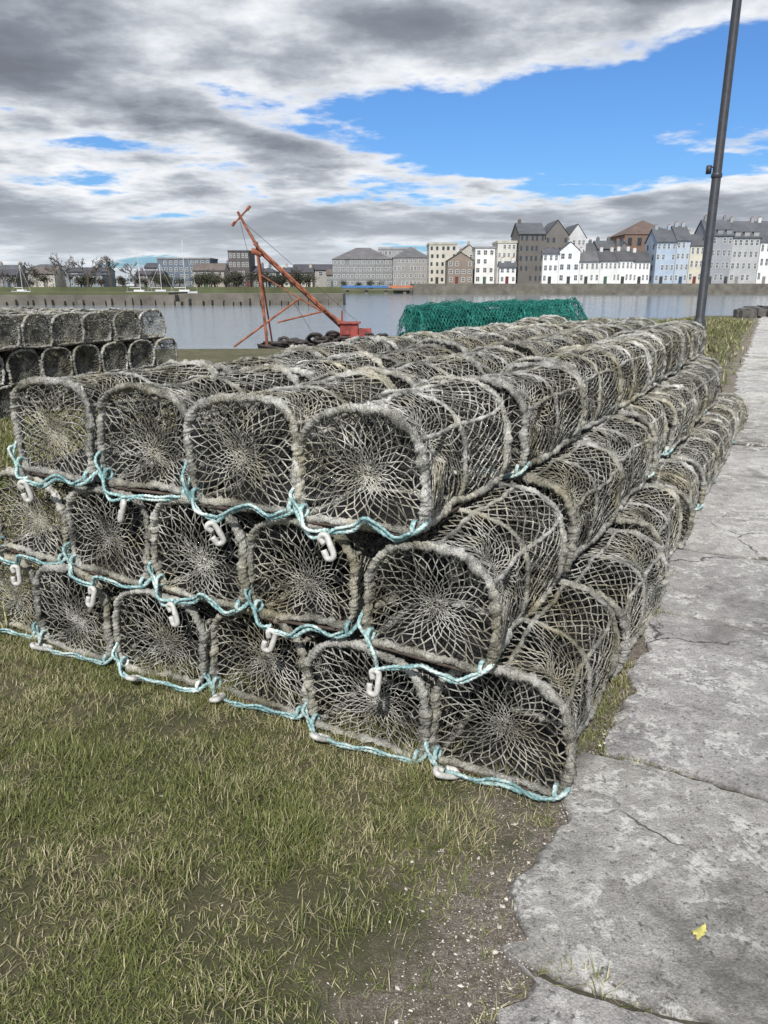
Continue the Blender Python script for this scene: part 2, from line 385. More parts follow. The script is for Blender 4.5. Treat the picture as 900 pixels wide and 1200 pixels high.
def edge_pts(p,q,amp):
    p=np.array(p);q=np.array(q);L=np.linalg.norm(q-p); k=max(2,int(L/.03)); d=(q-p)/L; nn=np.array([-d[1],d[0]]); out=[]
    for i in range(k):
        t=i/k; w=p+(q-p)*t; o=amp*(mnoise.noise(Vector((w[0]*2.3,w[1]*2.3,4)))*1.8+mnoise.noise(Vector((w[0]*11,w[1]*11,3)))*.6)+.010*mnoise.noise(Vector((w[0]*35,w[1]*35,p[0])))
        if i==0: o=0
        out.append(w+nn*o)
    return out
edges=[-3.0,-1.9,-.62,.31,1.66]
while edges[-1]<48: edges.append(edges[-1]+rs.uniform(.75,1.5))
for l0,l1 in zip(edges[:-1],edges[1:]):
    r=-.03; first=True
    while r<5.2:
        w=rs.uniform(1.3,2.2); r1=r+w; g=.0105
        q=[(r+g,l0+g),(r1-g,l0+g),(r1-g,l1-g),(r+g,l1-g)]
        if first: q[0]=(q[0][0]+rs.uniform(-.03,.06),q[0][1]); q[3]=(q[3][0]+rs.uniform(-.03,.06),q[3][1])
        out=edge_pts(q[0],q[1],.024)+edge_pts(q[1],q[2],.024)
        e=edge_pts(q[3],q[2],.024); out+= [np.array(q[2])]+e[::-1][:-1]
        e=edge_pts(q[0],q[3],.024 if not first else .07); out+=[np.array(q[3])]+e[::-1][:-1]
        out=np.array(out); c=out.mean(0); zt=.020+rs.uniform(-.010,.010); tx=rs.uniform(-.008,.008)
        def W(pp,z):
            xy=pO+pR*pp[0]+pV*pp[1]; return (xy[0],xy[1],z)
        n_=len(out); dirs=(c-out); dirs/=np.linalg.norm(dirs,axis=1,keepdims=True)
        wr=[.008+.03*max(0,mnoise.noise(Vector((p[0]*7,p[1]*7,8)))) for p in out]
        V=[W(p,-.03) for p in out]+[W(p,zt-.018+tx*(p-c)[0]) for p in out]+[W(p+d*w_,zt-.002+tx*(p-c)[0]) for p,d,w_ in zip(out,dirs,wr)]+[W(p+d*.07,zt+.002+tx*(p-c)[0]) for p,d in zip(out,dirs)]+[W(c,zt+.003)]
        F=[]
        for ring in range(3):
            for i in range(n_):
                i2=(i+1)%n_; F.append((ring*n_+i,ring*n_+i2,(ring+1)*n_+i2,(ring+1)*n_+i))
        for i in range(n_): F.append((3*n_+i,3*n_+(i+1)%n_,4*n_))
        mb.add(V,F,0); t=rs.uniform(.82,1.08); tone=(t,t*rs.uniform(.97,1),t*rs.uniform(.94,1.01),1)
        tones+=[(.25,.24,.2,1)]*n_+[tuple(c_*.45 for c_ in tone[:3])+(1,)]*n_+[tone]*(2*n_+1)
        r=r1; first=False
me=mb.mesh('stone_path',[M_slab],False); ca=me.color_attributes.new('tone','FLOAT_COLOR','POINT'); ca.data.foreach_set('color',np.array(tones).ravel())
obj('stone_path',me)
M_joint=simple('joint_soil',(.055,.05,.035),.95,30,.5,.5)
mb=MB(); q=[pO+pR*.06+pV*-3,pO+pR*5.2+pV*-3,pO+pR*5.2+pV*48,pO+pR*.06+pV*48]
mb.add([(p[0],p[1],.004) for p in q],[(0,1,2,3)]); obj('joint_soil',mb.mesh('joint_soil',[M_joint],False))

# ------------------------------------------------------------------ grass blades
m,nt,b=new_mat('grass_blade'); att=N(nt,'ShaderNodeAttribute',attribute_name='col')
nt.links.new(att.outputs['Color'],b.inputs['Base Color']); b.inputs['Roughness'].default_value=.6; b.inputs['Specular IOR Level'].default_value=.25
M_grass=m
def pr(x,y): return (np.stack([x,y],-1)-pO)@pR
def sr(x,y): d=np.stack([x,y],-1)-A; return d@Rv,d@Vv
def nfield(x,y,s,o=0): return np.array([mnoise.noise(Vector((a*s+o,b_*s,o))) for a,b_ in zip(x,y)])
def grass(xr,yr,n,h0,h1,w,seed,edge_only=False):
    g=np.random.default_rng(seed)
    if edge_only:
        p_=g.normal(-.02,.05,n); l_=g.uniform(-1.5,9,n); xy=pO+p_[:,None]*pR+l_[:,None]*pV; x,y=xy[:,0],xy[:,1]
        k=n//3; li=g.choice(edges[2:12],k)+g.normal(0,.012,k); ri=g.uniform(0,2.2,k); xy=pO+ri[:,None]*pR+li[:,None]*pV; x[:k],y[:k]=xy[:,0],xy[:,1]
    else: x=g.uniform(*xr,n); y=g.uniform(*yr,n)
    nn=nfield(x,y,2.2,3)+.6*nfield(x,y,7,9)+.4*nfield(x,y,17,4)
    p=pr(x,y); s,l=sr(x,y)
    keep=np.ones(n,bool)
    if edge_only: keep&=(nfield(x,y,2.7,61)+.4*nfield(x,y,11,13))>.22
    else:
        keep&=p<-.03+.02*g.normal(size=n)
        near=np.clip((-p-.06-np.clip(-l,0,1)*.15)/.55,0,1)
        dens=np.clip(near*1.2+nn*.7,0.05,1); keep&=g.random(n)<dens
        keep&=~((s<-.10)&(s>-2.9)&(l>.12)&(l<7.2))
        keep&=g.random(n)<np.clip(.80+nn*1.0,.14,1)
    x,y,nn,s,l=x[keep],y[keep],nn[keep],s[keep],l[keep]; n=len(x)
    tuft=((l>-.08)&(l<.12)&(s<.05)&(s>-3.1))
    clump=np.clip(nfield(x,y,5.5,21)*1.6+.1,0,1)
    h=g.uniform(h0,h1,n)*(1+1.3*clump)*(np.where(tuft,1.7,1)); ww=w*g.uniform(.6,1.3,n)
    az=g.uniform(0,2*np.pi,n)+ (nfield(x,y,3.5,50)*3); lean=g.uniform(.15,1.5,n)*(1-.3*clump); curl=g.uniform(.2,1.2,n)
    d=np.stack([np.cos(az),np.sin(az)],1); sd=np.stack([-d[:,1],d[:,0]],1)
    V=np.zeros((n,6,3)); base=np.stack([x,y],1)
    for k,(t,wd) in enumerate(((0,1),(.5,.8),(1,.12))):
        out=d*(h*(t*np.sin(lean)+ .35*curl*t*t))[:,None]; z=h*(t*np.cos(lean)+.12*t)*(1-.25*curl*t)
        for q,sg in enumerate((-1,1)):
            V[:,2*k+q,:2]=base+out+sd*(sg*ww*wd/2)[:,None]; V[:,2*k+q,2]=np.maximum(z,.001*k)+(.001 if not edge_only else .008)
    me=bpy.data.meshes.new('grass'); me.vertices.add(n*6); me.vertices.foreach_set('co',V.ravel())
    idx=(np.arange(n)*6)[:,None]; F=np.concatenate([idx+[0,1,3,2],idx+[2,3,5,4]],1).ravel()
    me.loops.add(len(F)); me.loops.foreach_set('vertex_index',F.astype(np.int32))
    me.polygons.add(n*2); me.polygons.foreach_set('loop_start',np.arange(n*2,dtype=np.int32)*4)
    me.update(calc_edges=True)
    t=g.random(n); big=nfield(x,y,1.1,77)+.5*nfield(x,y,4,7); dry=(g.random(n)<np.clip(.33-nn*.4+big*.6,.07,.9))
    cg=np.stack([.11+.09*t,.132+.085*t,.04+.03*t],1); cd=np.stack([.32+.17*t,.29+.14*t,.17+.09*t],1)
    c=np.where(dry[:,None],cd,cg); c=c*(.68+.5*g.random(n))[:,None]
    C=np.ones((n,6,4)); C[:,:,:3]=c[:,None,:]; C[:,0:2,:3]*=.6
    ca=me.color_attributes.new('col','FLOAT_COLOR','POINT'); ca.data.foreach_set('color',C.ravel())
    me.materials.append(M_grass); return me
g1=obj('grass',grass((-2.6,.75),(.75,3.9),330000,.010,.030,.0022,1))
obj('grass_left',grass((-7.5,-1.8),(3.0,12),110000,.03,.07,.007,2),parent=g1)
obj('grass_far',grass((2.5,17),(9.2,38),60000,.05,.13,.02,3),parent=g1)
obj('grass_edge',grass(None,None,26000,.012,.035,.003,4,True),parent=g1)

M_shell=simple('shell_grit',(.48,.44,.39),.8,50,.6)
mb=MB(); g=np.random.default_rng(9)
def pebble(x,y,z,s):
    o=np.array([(1,0,0),(-1,0,0),(0,1,0),(0,-1,0),(0,0,.5),(0,0,-.5)],float)
    V=o*g.uniform(.4,1.3,(6,1))*s; a=g.uniform(0,6.28); ca_,sa=math.cos(a),math.sin(a)
    V=np.stack([V[:,0]*ca_-V[:,1]*sa+x,V[:,0]*sa+V[:,1]*ca_+y,V[:,2]+z],1)
    mb.add(V,[(0,2,4),(2,1,4),(1,3,4),(3,0,4),(2,0,5),(1,2,5),(3,1,5),(0,3,5)])
for i in range(5200):
    p=-abs(g.normal(0,.22))+.05; l=g.uniform(-1.4,.5)
    if i>5000: p=g.uniform(-2.2,-.2); l=g.uniform(-1.3,0)
    xy=pO+pR*p+pV*l; pebble(xy[0],xy[1],.003 if p<-.03 else .02,g.choice([.0012,.002,.0035,.008],p=[.5,.36,.12,.02]))
for i in range(900):
    xy=pO+pR*abs(g.normal(0,.45))+pV*g.uniform(-1.4,5); pebble(xy[0],xy[1],.02,g.choice([.0015,.0025,.005],p=[.6,.35,.05]))
obj('shell_fragments',mb.mesh('shell_fragments',[M_shell],False))
M_leaf=simple('yellow_leaf',(.50,.46,.14),.6,60,.3)
mb=MB(); k=26
V=[(0,0,.004)]
for i in range(k):
    a=i/k*2*math.pi; rr=.010+.009*abs(math.cos(a*1.5))+.003*math.sin(a*7); V.append((rr*1.5*math.cos(a),rr*math.sin(a)*.8,.001+.004*math.sin(3*a)))
mb.add(V,[(0,i+1,(i+1)%k+1) for i in range(k)]); mb.tubes([(.012,0,.003)],[(.034,.008,.004)],.001,4)
obj('yellow_leaf',mb.mesh('yellow_leaf',[M_leaf]),(.80,1.515,.030),.6)

# ------------------------------------------------------------------ lamp post
M_post=simple('post_paint',(.035,.038,.045),.45,14,.3,.1)
mb=MB()
def lathe(mb,prof_,c,S=20,mi=0):
    V=[];F=[]
    for r,z in prof_:
        for j in range(S): a=j/S*2*math.pi; V.append((c[0]+r*math.cos(a),c[1]+r*math.sin(a),z))
    for i in range(len(prof_)-1):
        for j in range(S): j2=(j+1)%S; F.append((i*S+j,i*S+j2,(i+1)*S+j2,(i+1)*S+j))
    mb.add(V,F,mi)
lathe(mb,[(.13,0),(.13,.03),(.085,.04),(.085,1.1),(.078,1.14),(.06,1.18),(.052,5.2),(.045,7.0),(0,7.02)],(0,0))
lathe(mb,[(.06,2.92),(.068,2.93),(.068,2.97),(.06,2.98)],(0,0))
mb.tubes([(-.05,0,3.05)],[(-.11,0,3.05)],.010,8); mb.box(-.135,-.085,-.03,.03,2.97,3.07)
mb.tubes([(0,0,6.9)],[(-.9,0,7.15)],.03,10)
mb.box(-1.35,-.85,-.12,.12,7.1,7.2)
obj('street_lamp',mb.mesh('street_lamp',[M_post]),(4.28,10.5,0))

# ------------------------------------------------------------------ water
m,nt,b=new_mat('water'); geo=N(nt,'ShaderNodeNewGeometry')
mp=N(nt,'ShaderNodeMapping'); mp.inputs['Scale'].default_value=(.6,1.5,1); nt.links.new(geo.outputs['Position'],mp.inputs[0])
w1=noise_n(nt,mp.outputs[0],2.2,5,.6,.3); w2=noise_n(nt,mp.outputs[0],.12,4,.6)
b.inputs['Base Color'].default_value=(.20,.24,.28,1); b.inputs['Roughness'].default_value=.09; b.inputs['IOR'].default_value=1.33
h=mth(nt,'ADD',mth(nt,'MULTIPLY',w1,.36),mth(nt,'MULTIPLY',w2,.5))
bump(nt,b,h,.5,.16)
mb=MB(); mb.add([(-2500,-400,0),(2500,-400,0),(2500,4000,0),(-2500,4000,0)],[(0,1,2,3)])
obj('water',mb.mesh('water',[m],False),(0,0,-1.15))

# ------------------------------------------------------------------ far shore
M_wall=simple('far_quay_wall',(.13,.12,.10),.9,.4,.4,.3)
M_land=simple('far_land',(.08,.09,.04),.9,.1,.4)
mb=MB(); mb.box(9,420,240,900,-3,2.1); obj('far_quay_wall',mb.mesh('fq',[M_wall],False))
mb=MB(); mb.box(-900,9,275,900,-3,1.0); obj('far_land',mb.mesh('fl',[M_land],False))
mb=MB(); mb.box(-30,-6,114,122,-3,.42,0); mb.box(-90,-30.02,112,124,-3,.3,0); mb.box(-89,-31,112.5,123.5,.3,.62,1)
for i in range(60):
    x=-90+i*1.4
    mb.box(x,x+rs.uniform(.5,1.2),111.7-rs.random()*.5,113,-3,-.7+rs.random()*.6,0)
obj('stone_pier',mb.mesh('pier',[M_wall,M_land],False))

M_win=simple('window_glass',(.04,.05,.06),.15,1,.3); M_frame=simple('window_frame',(.6,.6,.58),.6,1,.1)
mats={}
def cm(col,kind='render'):
    k=(col,kind)
    if k not in mats: mats[k]=simple('%s_%d'%(kind,len(mats)),col,.85,.35,.14 if kind=='render' else .25)
    return mats[k]
SL=(.085,.09,.10)
def house(name,x0,x1,y,d,z0,eave,ridge,col,roof=SL,rows=3,cols=6,kind='gable',wf=.45,chim=2,door=True,wcol=None,frames=True,dorm=0):
    e=obj(name,None,(x0,y,z0)); w=x1-x0; mw=MB(); mw.box(0,w,0,d,-.5,eave,0)
    ov=.3
    mr=MB()
    if kind=='gable':
        mw.add([(0,0,eave),(0,d,eave),(0,d/2,ridge-.12),(w,0,eave),(w,d,eave),(w,d/2,ridge-.12)],[(0,2,1),(3,4,5)],0)
        mr.add([(-ov,-ov,eave-.1),(w+ov,-ov,eave-.1),(w+ov,d/2,ridge),(-ov,d/2,ridge),(-ov,d+ov,eave-.1),(w+ov,d+ov,eave-.1)],[(0,1,2,3),(3,2,5,4)],0)
        mr.box(-ov,w+ov,-ov-.12,-ov,eave-.25,eave-.05,0)
    elif kind=='front':
        mw.add([(0,0,eave),(w,0,eave),(w/2,0,ridge-.12),(0,d,eave),(w,d,eave),(w/2,d,ridge-.12)],[(0,1,2),(3,5,4)],0)
        mr.add([(-ov,-ov,eave-.1),(w/2,-ov,ridge),(w/2,d+ov,ridge),(-ov,d+ov,eave-.1),(w+ov,-ov,eave-.1),(w+ov,d+ov,eave-.1)],[(0,1,2,3),(1,4,5,2)],0)
    elif kind=='hip':
        k=min(w,d)/2
        mr.add([(-ov,-ov,eave-.1),(w+ov,-ov,eave-.1),(w+ov,d+ov,eave-.1),(-ov,d+ov,eave-.1),(k,d/2,ridge),(w-k,d/2,ridge)],[(0,1,5,4),(1,2,5),(2,3,4,5),(3,0,4)],0)
    else:
        mr.box(-.2,w+.2,-.2,d+.2,eave,ridge,0)
    for c in range(chim):
        cx=(c+.5)/chim*w if kind!='gable' else (.6 if c==0 else (w-1.4 if c==chim-1 else c*w/(chim-1)))
        mr.box(cx,cx+.9,d/2-.5,d/2+.5,eave,ridge+.9,1); mr.tubes([(cx+.25,d/2,ridge+.9),(cx+.65,d/2,ridge+.9)],[(cx+.25,d/2,ridge+1.3),(cx+.65,d/2,ridge+1.3)],.14,6,2)
    for k in range(dorm):
        cx=(k+.5)/dorm*w; mr.box(cx-.8,cx+.8,.2,d*.4,eave,eave+1.5,1); mr.box(cx-.95,cx+.95,.05,d*.42,eave+1.5,eave+1.65,0)
    obj('walls',mw.mesh(name+'_w',[cm(col)],False),parent=e)
    obj('roof',mr.mesh(name+'_r',[cm(roof,'slate'),cm(tuple(c*.8 for c in col)),cm((.3,.14,.08),'clay')],False),parent=e)
    mn=MB(); fl=eave/rows; cw=w/cols
    def win(cx,cz,ww,wh,f=-1):
        if frames: mn.box(cx-ww/2-.12,cx+ww/2+.12,-.05,.02,cz-wh/2-.14,cz+wh/2+.10,1)
        mn.box(cx-ww/2,cx+ww/2,-.07,-.052,cz-wh/2,cz+wh/2,0)
        if frames: mn.box(cx-.04,cx+.04,-.09,-.072,cz-wh/2,cz+wh/2,1); mn.box(cx-ww/2,cx+ww/2,-.095,-.0905,cz-.04,cz+.04,1)
    for r_ in range(rows):
        for c in range(cols):
            if rnd.random()<.08: continue
            cx=(c+.5)*cw+rnd.uniform(-.15,.15); ww=min(cw*wf,1.4)*rnd.uniform(.85,1.05); wh=fl*.46; cz=(r_+.55)*fl
            if r_==0 and door and c%3==1: mn.box(cx-.5,cx+.5,-.06,.02,0,2.1,2); continue
            win(cx,cz,ww,wh)
    for r_ in range(rows):
        for c in range(max(1,int(d/4))):
            cy=(c+.5)*d/max(1,int(d/4)); cz=(r_+.55)*fl; mn.box(-.06,.02,cy-.5,cy+.5,cz-fl*.24,cz+fl*.24,0)
    obj('windows',mn.mesh(name+'_n',[M_win,M_frame,cm(rnd.choice([(.12,.03,.03),(.03,.06,.12),(.04,.04,.04),(.04,.1,.06),(.2,.19,.17)]),'door')],False),parent=e)
    return e
Z=2.1
W_=(.68,.675,.66); CR=(.50,.475,.41); GR=(.24,.25,.26); ST=(.12,.11,.10)
house('apartment_building',14.9,24,262,14,Z,12.3,13.0,CR,(.4,.38,.33),5,5,'flat',chim=0,frames=False)
house('apartment_building',24.2,31,258,12,Z,9.5,12.2,(.42,.40,.36),SL,4,4,'front',chim=1)
house('brick_house',20,28,248,10,Z,7,9.5,(.22,.18,.15),SL,3,4,'front',chim=1)
house('apartment_building',28.8,35,250,12,Z,10.6,11.2,W_,GR,4,3,'flat',chim=0)
house('apartment_building',35.2,41,246,12,Z,12.0,12.7,(.56,.54,.49),(.45,.43,.36),5,4,'flat',chim=0)
house('white_house',35.5,40.6,242.5,3,Z,5,6.6,W_,SL,2,3,'gable')
house('stone_warehouse',41.3,49,243,16,Z,14.6,18.2,ST,SL,5,5,'gable',chim=1,frames=False,door=False)
house('stone_warehouse',49.2,56.5,244,15,Z,14.0,18.6,(.14,.13,.12),SL,5,4,'front',chim=0,frames=False,door=False)
house('white_gable_house',56.6,62.4,246,15,Z,13.4,17.6,(.5,.5,.5),SL,5,4,'front',chim=0,door=False)
house('white_house',48.4,53.2,241,9,Z,8.9,11.2,W_,SL,3,3,'gable',chim=2)
house('white_house',53.3,59.6,241,9,Z,9.4,12.2,(.66,.67,.68),SL,3,3,'front',chim=1)
x=59.7
while x<82:
    w=min(rnd.uniform(4.6,6.2),82.5-x); h_=6.7+rnd.uniform(-.25,.35)
    house('white_terrace',x,x+w-.06,240.8+rnd.uniform(0,.3),8,Z,h_,h_+3,rnd.choice([W_,(.70,.69,.66),(.74,.74,.72),(.64,.64,.62)]),rnd.choice([SL,(.07,.07,.075),(.11,.11,.115)]),2,4,'gable',chim=1+rnd.randint(0,1),wf=.4); x+=w
    if 82.5-x<2: break
for a_,b_,h_ in ((63,69,12.8),(69.5,75,13.6),(75.5,80,13.0)): house('slate_house',a_,b_,258,10,Z,h_-2.6,h_,(.16,.17,.18),SL,3,3,'gable' if b_<76 else 'front',chim=2)
house('brick_church',86,104,285,20,Z,17,22.4,(.17,.115,.09),(.12,.085,.07),3,5,'hip',chim=0,frames=False,door=False)
house('blue_house',82.7,88.6,241,11,Z,12.2,16.2,(.34,.41,.50),SL,4,4,'gable',chim=2)
house('blue_house',88.8,92.9,241.2,11,Z,12.6,17.0,(.38,.43,.49),SL,4,3,'gable',chim=2)
house('cream_house',93,97.5,241.1,11,Z,11.2,14.6,(.52,.48,.39),SL,3,3,'gable',chim=1)
house('grey_terrace',97.6,105.5,241,11,Z,14.0,18.8,(.27,.28,.30),SL,4,5,'gable',chim=2,dorm=3)
house('grey_terrace',105.6,114,241.2,11,Z,13.4,18.4,(.38,.38,.38),SL,4,5,'gable',chim=2,dorm=3)
house('white_house',114.1,122,241,11,Z,12.2,18.4,W_,SL,3,5,'gable',chim=2)
house('stone_house',122.2,134,241,11,Z,11.4,16,(.3,.26,.22),SL,3,6,'gable',chim=2)
x=134.2
for i in range(9):
    w=rnd.uniform(7,12); h_=rnd.uniform(8,12); house('terraced_house',x,x+w-.1,241.3,11,Z,h_,h_+4,rnd.choice([W_,GR,(.5,.4,.3),(.4,.46,.5)]),SL,3,4,'gable',chim=2); x+=w
house('hotel_building',-18,3,276,16,1.0,9.4,13.4,(.20,.20,.20),(.12,.115,.12),4,14,'hip',chim=0,wf=.5,door=False)
house('hotel_building',3.1,15.8,273,18,1.0,9.8,13.7,(.26,.25,.24),(.11,.11,.115),4,9,'hip',chim=0,wf=.5,door=False)
house('modern_block',-2,12,300,12,1.0,13.5,14.3,(.30,.31,.33),(.3,.3,.3),5,8,'flat',chim=0)
cols=[(.6,.6,.58),(.5,.47,.41),(.2,.2,.21),(.34,.31,.27),(.22,.25,.28),(.3,.29,.27)]
for row in range(2):
    x0_=-190
    while x0_<-19:
        w=rnd.uniform(9,18) if row else rnd.uniform(6,13); h_=rnd.uniform(3.4,6)+row*1.8
        house('townhouse',x0_,x0_+w-.2,rnd.uniform(283,292)+row*22,10,1.0,h_,h_+rnd.uniform(1.2,2.6),rnd.choice(cols),rnd.choice([SL,(.12,.1,.09),(.06,.06,.07)]),rnd.choice([2,3]),rnd.randint(4,7),rnd.choice(['gable','gable','hip','flat']),chim=rnd.randint(0,2)); x0_+=w+rnd.choice([0,2,5,9,12])
house('office_block',-86,-66,300,14,1,10,10.6,(.12,.15,.19),(.2,.2,.2),4,10,'flat',chim=0)
house('office_block',-60,-52,305,14,1,13.0,13.5,(.10,.09,.09),(.1,.1,.1),4,5,'flat',chim=0)

M_bark=simple('bark',(.085,.07,.058),.9,5,.3); M_fol=simple('foliage',(.05,.052,.03),.9,.5,.6)
def tree(mb,x,y,z,h,seed,leafy=True):
    g=np.random.default_rng(seed)
    P0=[];P1=[];R0=[];R1=[];tips=[]
    def br(p,d,L,r,lv):
        q=p+d*L; P0.append(p);P1.append(q);R0.append(r);R1.append(r*.6)
        if lv==0: tips.append(q); return
        for i in range(3):
            nd=d*.75+g.normal(0,.48,3); nd[2]=abs(nd[2])*.8+.15; nd/=np.linalg.norm(nd); br(p+d*L*g.uniform(.5,1),nd,L*g.uniform(.6,.8),r*.55,lv-1)
    br(np.array([x,y,z]),np.array([0,0,1.]),h*(.30 if not leafy else .22),h*.022,5 if not leafy else 3)
    mb.tubes(P0,P1,np.array(R0)+(.012 if leafy else .03),4,0,np.array(R1)+(.012 if leafy else .025))
    if leafy:
        V=[];F=[];n=0
        for t in tips:
            for i in range(22):
                c=t+g.normal(0,h*.085,3)*[1.15,1,.85]; a=g.normal(0,1,3); a/=np.linalg.norm(a); b_=np.cross(a,g.normal(0,1,3)); b_/=np.linalg.norm(b_); s=h*.024*g.uniform(.6,1.4)
                V+=[c-a*s,c+b_*s*.6,c+a*s,c-b_*s*.6]; F.append((n,n+1,n+2,n+3)); n+=4
        mb.add(V,F,1)
mb=MB()
for i in range(72):
    tree(mb,rnd.uniform(-66,-18) if i<30 else rnd.uniform(-160,-50),rnd.uniform(276,281),.6,rnd.uniform(6,11) if i<30 else rnd.uniform(5,10),100+i,i%3!=0 or i<20)
for i in range(9): tree(mb,rnd.uniform(-16,14),rnd.uniform(268,272)+6,.6,rnd.uniform(4,6),200+i)
obj('distant_trees',mb.mesh('trees',[M_bark,M_fol],False))
for x,y,h_ in ((-113,266,17),(-104,266,17),(-96,266,16),(-88,268,12),(-126,266,12)):
    mb=MB(); tree(mb,0,0,0,h_,int(abs(x)),False); obj('bare_tree',mb.mesh('bt',[M_bark],False),(x,y+10,1))
M_hull=simple('boat_hull',(.6,.6,.6),.4,1,.1)
for x,y,h_ in ((-118,255,9),(-75,240,13),(-70,245,9),(-62,243,16),(-135,250,12)):
    mb=MB(); L=8
    rowsP=[]
    for t in np.linspace(0,1,9):
        w=1.2*math.sin(math.pi*min(1,t*.75+.22)); xx=-L/2+L*t
        rowsP+=[(xx,-w,.9),(xx,-w*.6,-.2),(xx,w*.6,-.2),(xx,w,.9)]
    F=[(4*i+j,4*i+j+1,4*i+j+5,4*i+j+4) for i in range(8) for j in range(3)]+[(4*i,4*i+4,4*i+7,4*i+3) for i in range(8)]+[(0,1,2,3)]
    mb.add(rowsP,F); mb.box(-1.5,1.6,-.6,.6,.85,1.4); mb.tubes([(.4,0,.9),(.4,0,2)],[(.4,0,h_),(-3,0,2)],.08,6); mb.tubes([(.4,0,h_),(.4,0,h_)],[(4,0,1),(-4,0,1)],.03,4)
    obj('sailboat',mb.mesh('sb',[M_hull],False),(x,y,-1.1),rnd.uniform(-.5,.5))
M_blue=simple('blue_paint',(.05,.15,.35),.5,1,.2); M_or=simple('orange_paint',(.45,.15,.06),.6,6,.4)
mb=MB(); mb.box(-13,15,244,247,.1,.5,2)
for a_,b_,mi in ((-13,1.5,0),(1.5,9,1)):
    mb.box(a_,b_,243.9,243.98,.9,1.5,mi)
    for i in range(8): xx=a_+(b_-a_)*i/7.5; mb.box(xx,xx+.15,243.88,244.05,.5,1.55,mi)
for i in range(5): mb.box(-12+i*6,-11+i*6,244.5,246.5,-3,.1,2)
obj('footbridge',mb.mesh('footbridge',[M_blue,M_or,M_wall],False))

# ------------------------------------------------------------------ boat with orange derrick
boat=obj('fishing_boat',None,(-1.9,24,-1.15))
M_drk=simple('dark_hull',(.04,.033,.03),.7,6,.6,.4); M_red=simple('red_paint',(.26,.05,.04),.7,6,.5); M_orr=simple('orange_rusty_paint',(.26,.09,.05),.85,5,.65,.3)
mb=MB(); L=4.2; rowsP=[]; xo=.15
for t in np.linspace(0,1,15):
    w=1.15*min(1,math.sin(math.pi*(t*.8+.15))*1.15); xx=-L/2+L*t+xo; top=.86+.5*abs(t-.45)**1.5
    rowsP+=[(xx,-w,top),(xx,-w*.85,.3),(xx,-w*.4,-.3),(xx,w*.4,-.3),(xx,w*.85,.3),(xx,w,top)]
F=[(6*i+j,6*i+j+1,6*i+j+7,6*i+j+6) for i in range(14) for j in range(5)]+[(0,1,2,3,4,5),tuple(84+j for j in range(6))[::-1]]
mb.add(rowsP,F); V=[(p[0],p[1]*.95,p[2]-.15) for i,p in enumerate(rowsP) if i%6 in (0,5)]
mb.add(V,[(2*i,2*i+2,2*i+3,2*i+1) for i in range(14)])
for s_ in (0,5):
    pts=[rowsP[i] for i in range(s_,90,6)]; mb.sweep(pts,.04,6,.3,0,1,1,0)
g=np.random.default_rng(8)
for i in range(30):
    c=np.array([g.uniform(-1.5,2.0),g.uniform(-.8,.5),1.0+g.uniform(0,.25)]); a=np.linspace(0,2*math.pi,14); rr=g.uniform(.12,.24); t_=g.uniform(-.8,.8)
    mb.sweep(np.stack([c[0]+rr*np.cos(a),c[1]+rr*np.sin(a)*math.cos(t_),c[2]+rr*np.sin(a)*math.sin(t_)],1),.05,6,.06,.2,3,.1,.3)
obj('hull',mb.mesh('hull',[M_drk]),parent=boat)
mb=MB(); mb.box(.55,1.1,-.4,.4,.9,1.62); mb.box(.48,1.17,-.45,.45,1.62,1.66); mb.box(1.12,1.5,-.3,.3,.9,1.46); mb.tubes([(.6,0,1.66)],[(.6,0,2.0)],.03,6)
mb.box(.6,.85,-.43,-.402,1.3,1.5)
obj('wheelhouse',mb.mesh('wh',[M_red],False),parent=boat)
mb=MB()
def T(p,q,r): mb.tubes([p],[q],r,8)
bt=-1.15
def pt(x,z,y=0): return np.array([x+1.9,y,z-bt])
T(pt(-3.58,-1.4),pt(-3.84,2.85),.045); T(pt(-3.5,-1.4,1.0),pt(-3.84,2.85),.03)
T(pt(-4.36,3.70),pt(-3.88,2.80),.04); T(pt(-3.90,2.80,-.12),pt(-1.0,.15,-.12),.038); T(pt(-3.84,2.62,.12),pt(-1.25,.25,.12),.038)
for i in range(9):
    t=i/8; a_=pt(-3.88,2.80,-.12)*(1-t)+pt(-1.0,.15,-.12)*t; t2=min(1,t+.06); c_=pt(-3.84,2.62,.12)*(1-t2)+pt(-1.25,.25,.12)*t2; T(a_,c_,.018)
T(pt(-4.50,3.35),pt(-4.03,3.80),.028); T(pt(-4.55,3.30),pt(-4.45,3.42),.045); T(pt(-4.08,3.74),pt(-3.98,3.86),.045)
T(pt(-4.70,-.25),pt(-2.6,1.22),.032); T(pt(-2.6,1.22),pt(-.9,.25),.028); T(pt(-3.3,.5),pt(-1.8,.85),.028); T(pt(-3.75,1.9),pt(-2.65,1.24),.02)
T(pt(-1.8,.85),pt(-.7,.1),.032); T(pt(-4.0,2.6),pt(-3.7,2.5),.09)
obj('derrick',mb.mesh('derrick',[M_orr],False),parent=boat)
mb=MB(); mb.tubes([pt(-4.36,3.7),pt(-4.3,3.5),pt(-4.36,3.7)],[pt(-3.6,.1),pt(-.8,.5),pt(-2.3,.2,.5)],.006,4)
obj('rigging',mb.mesh('rig',[M_drk],False),parent=boat)

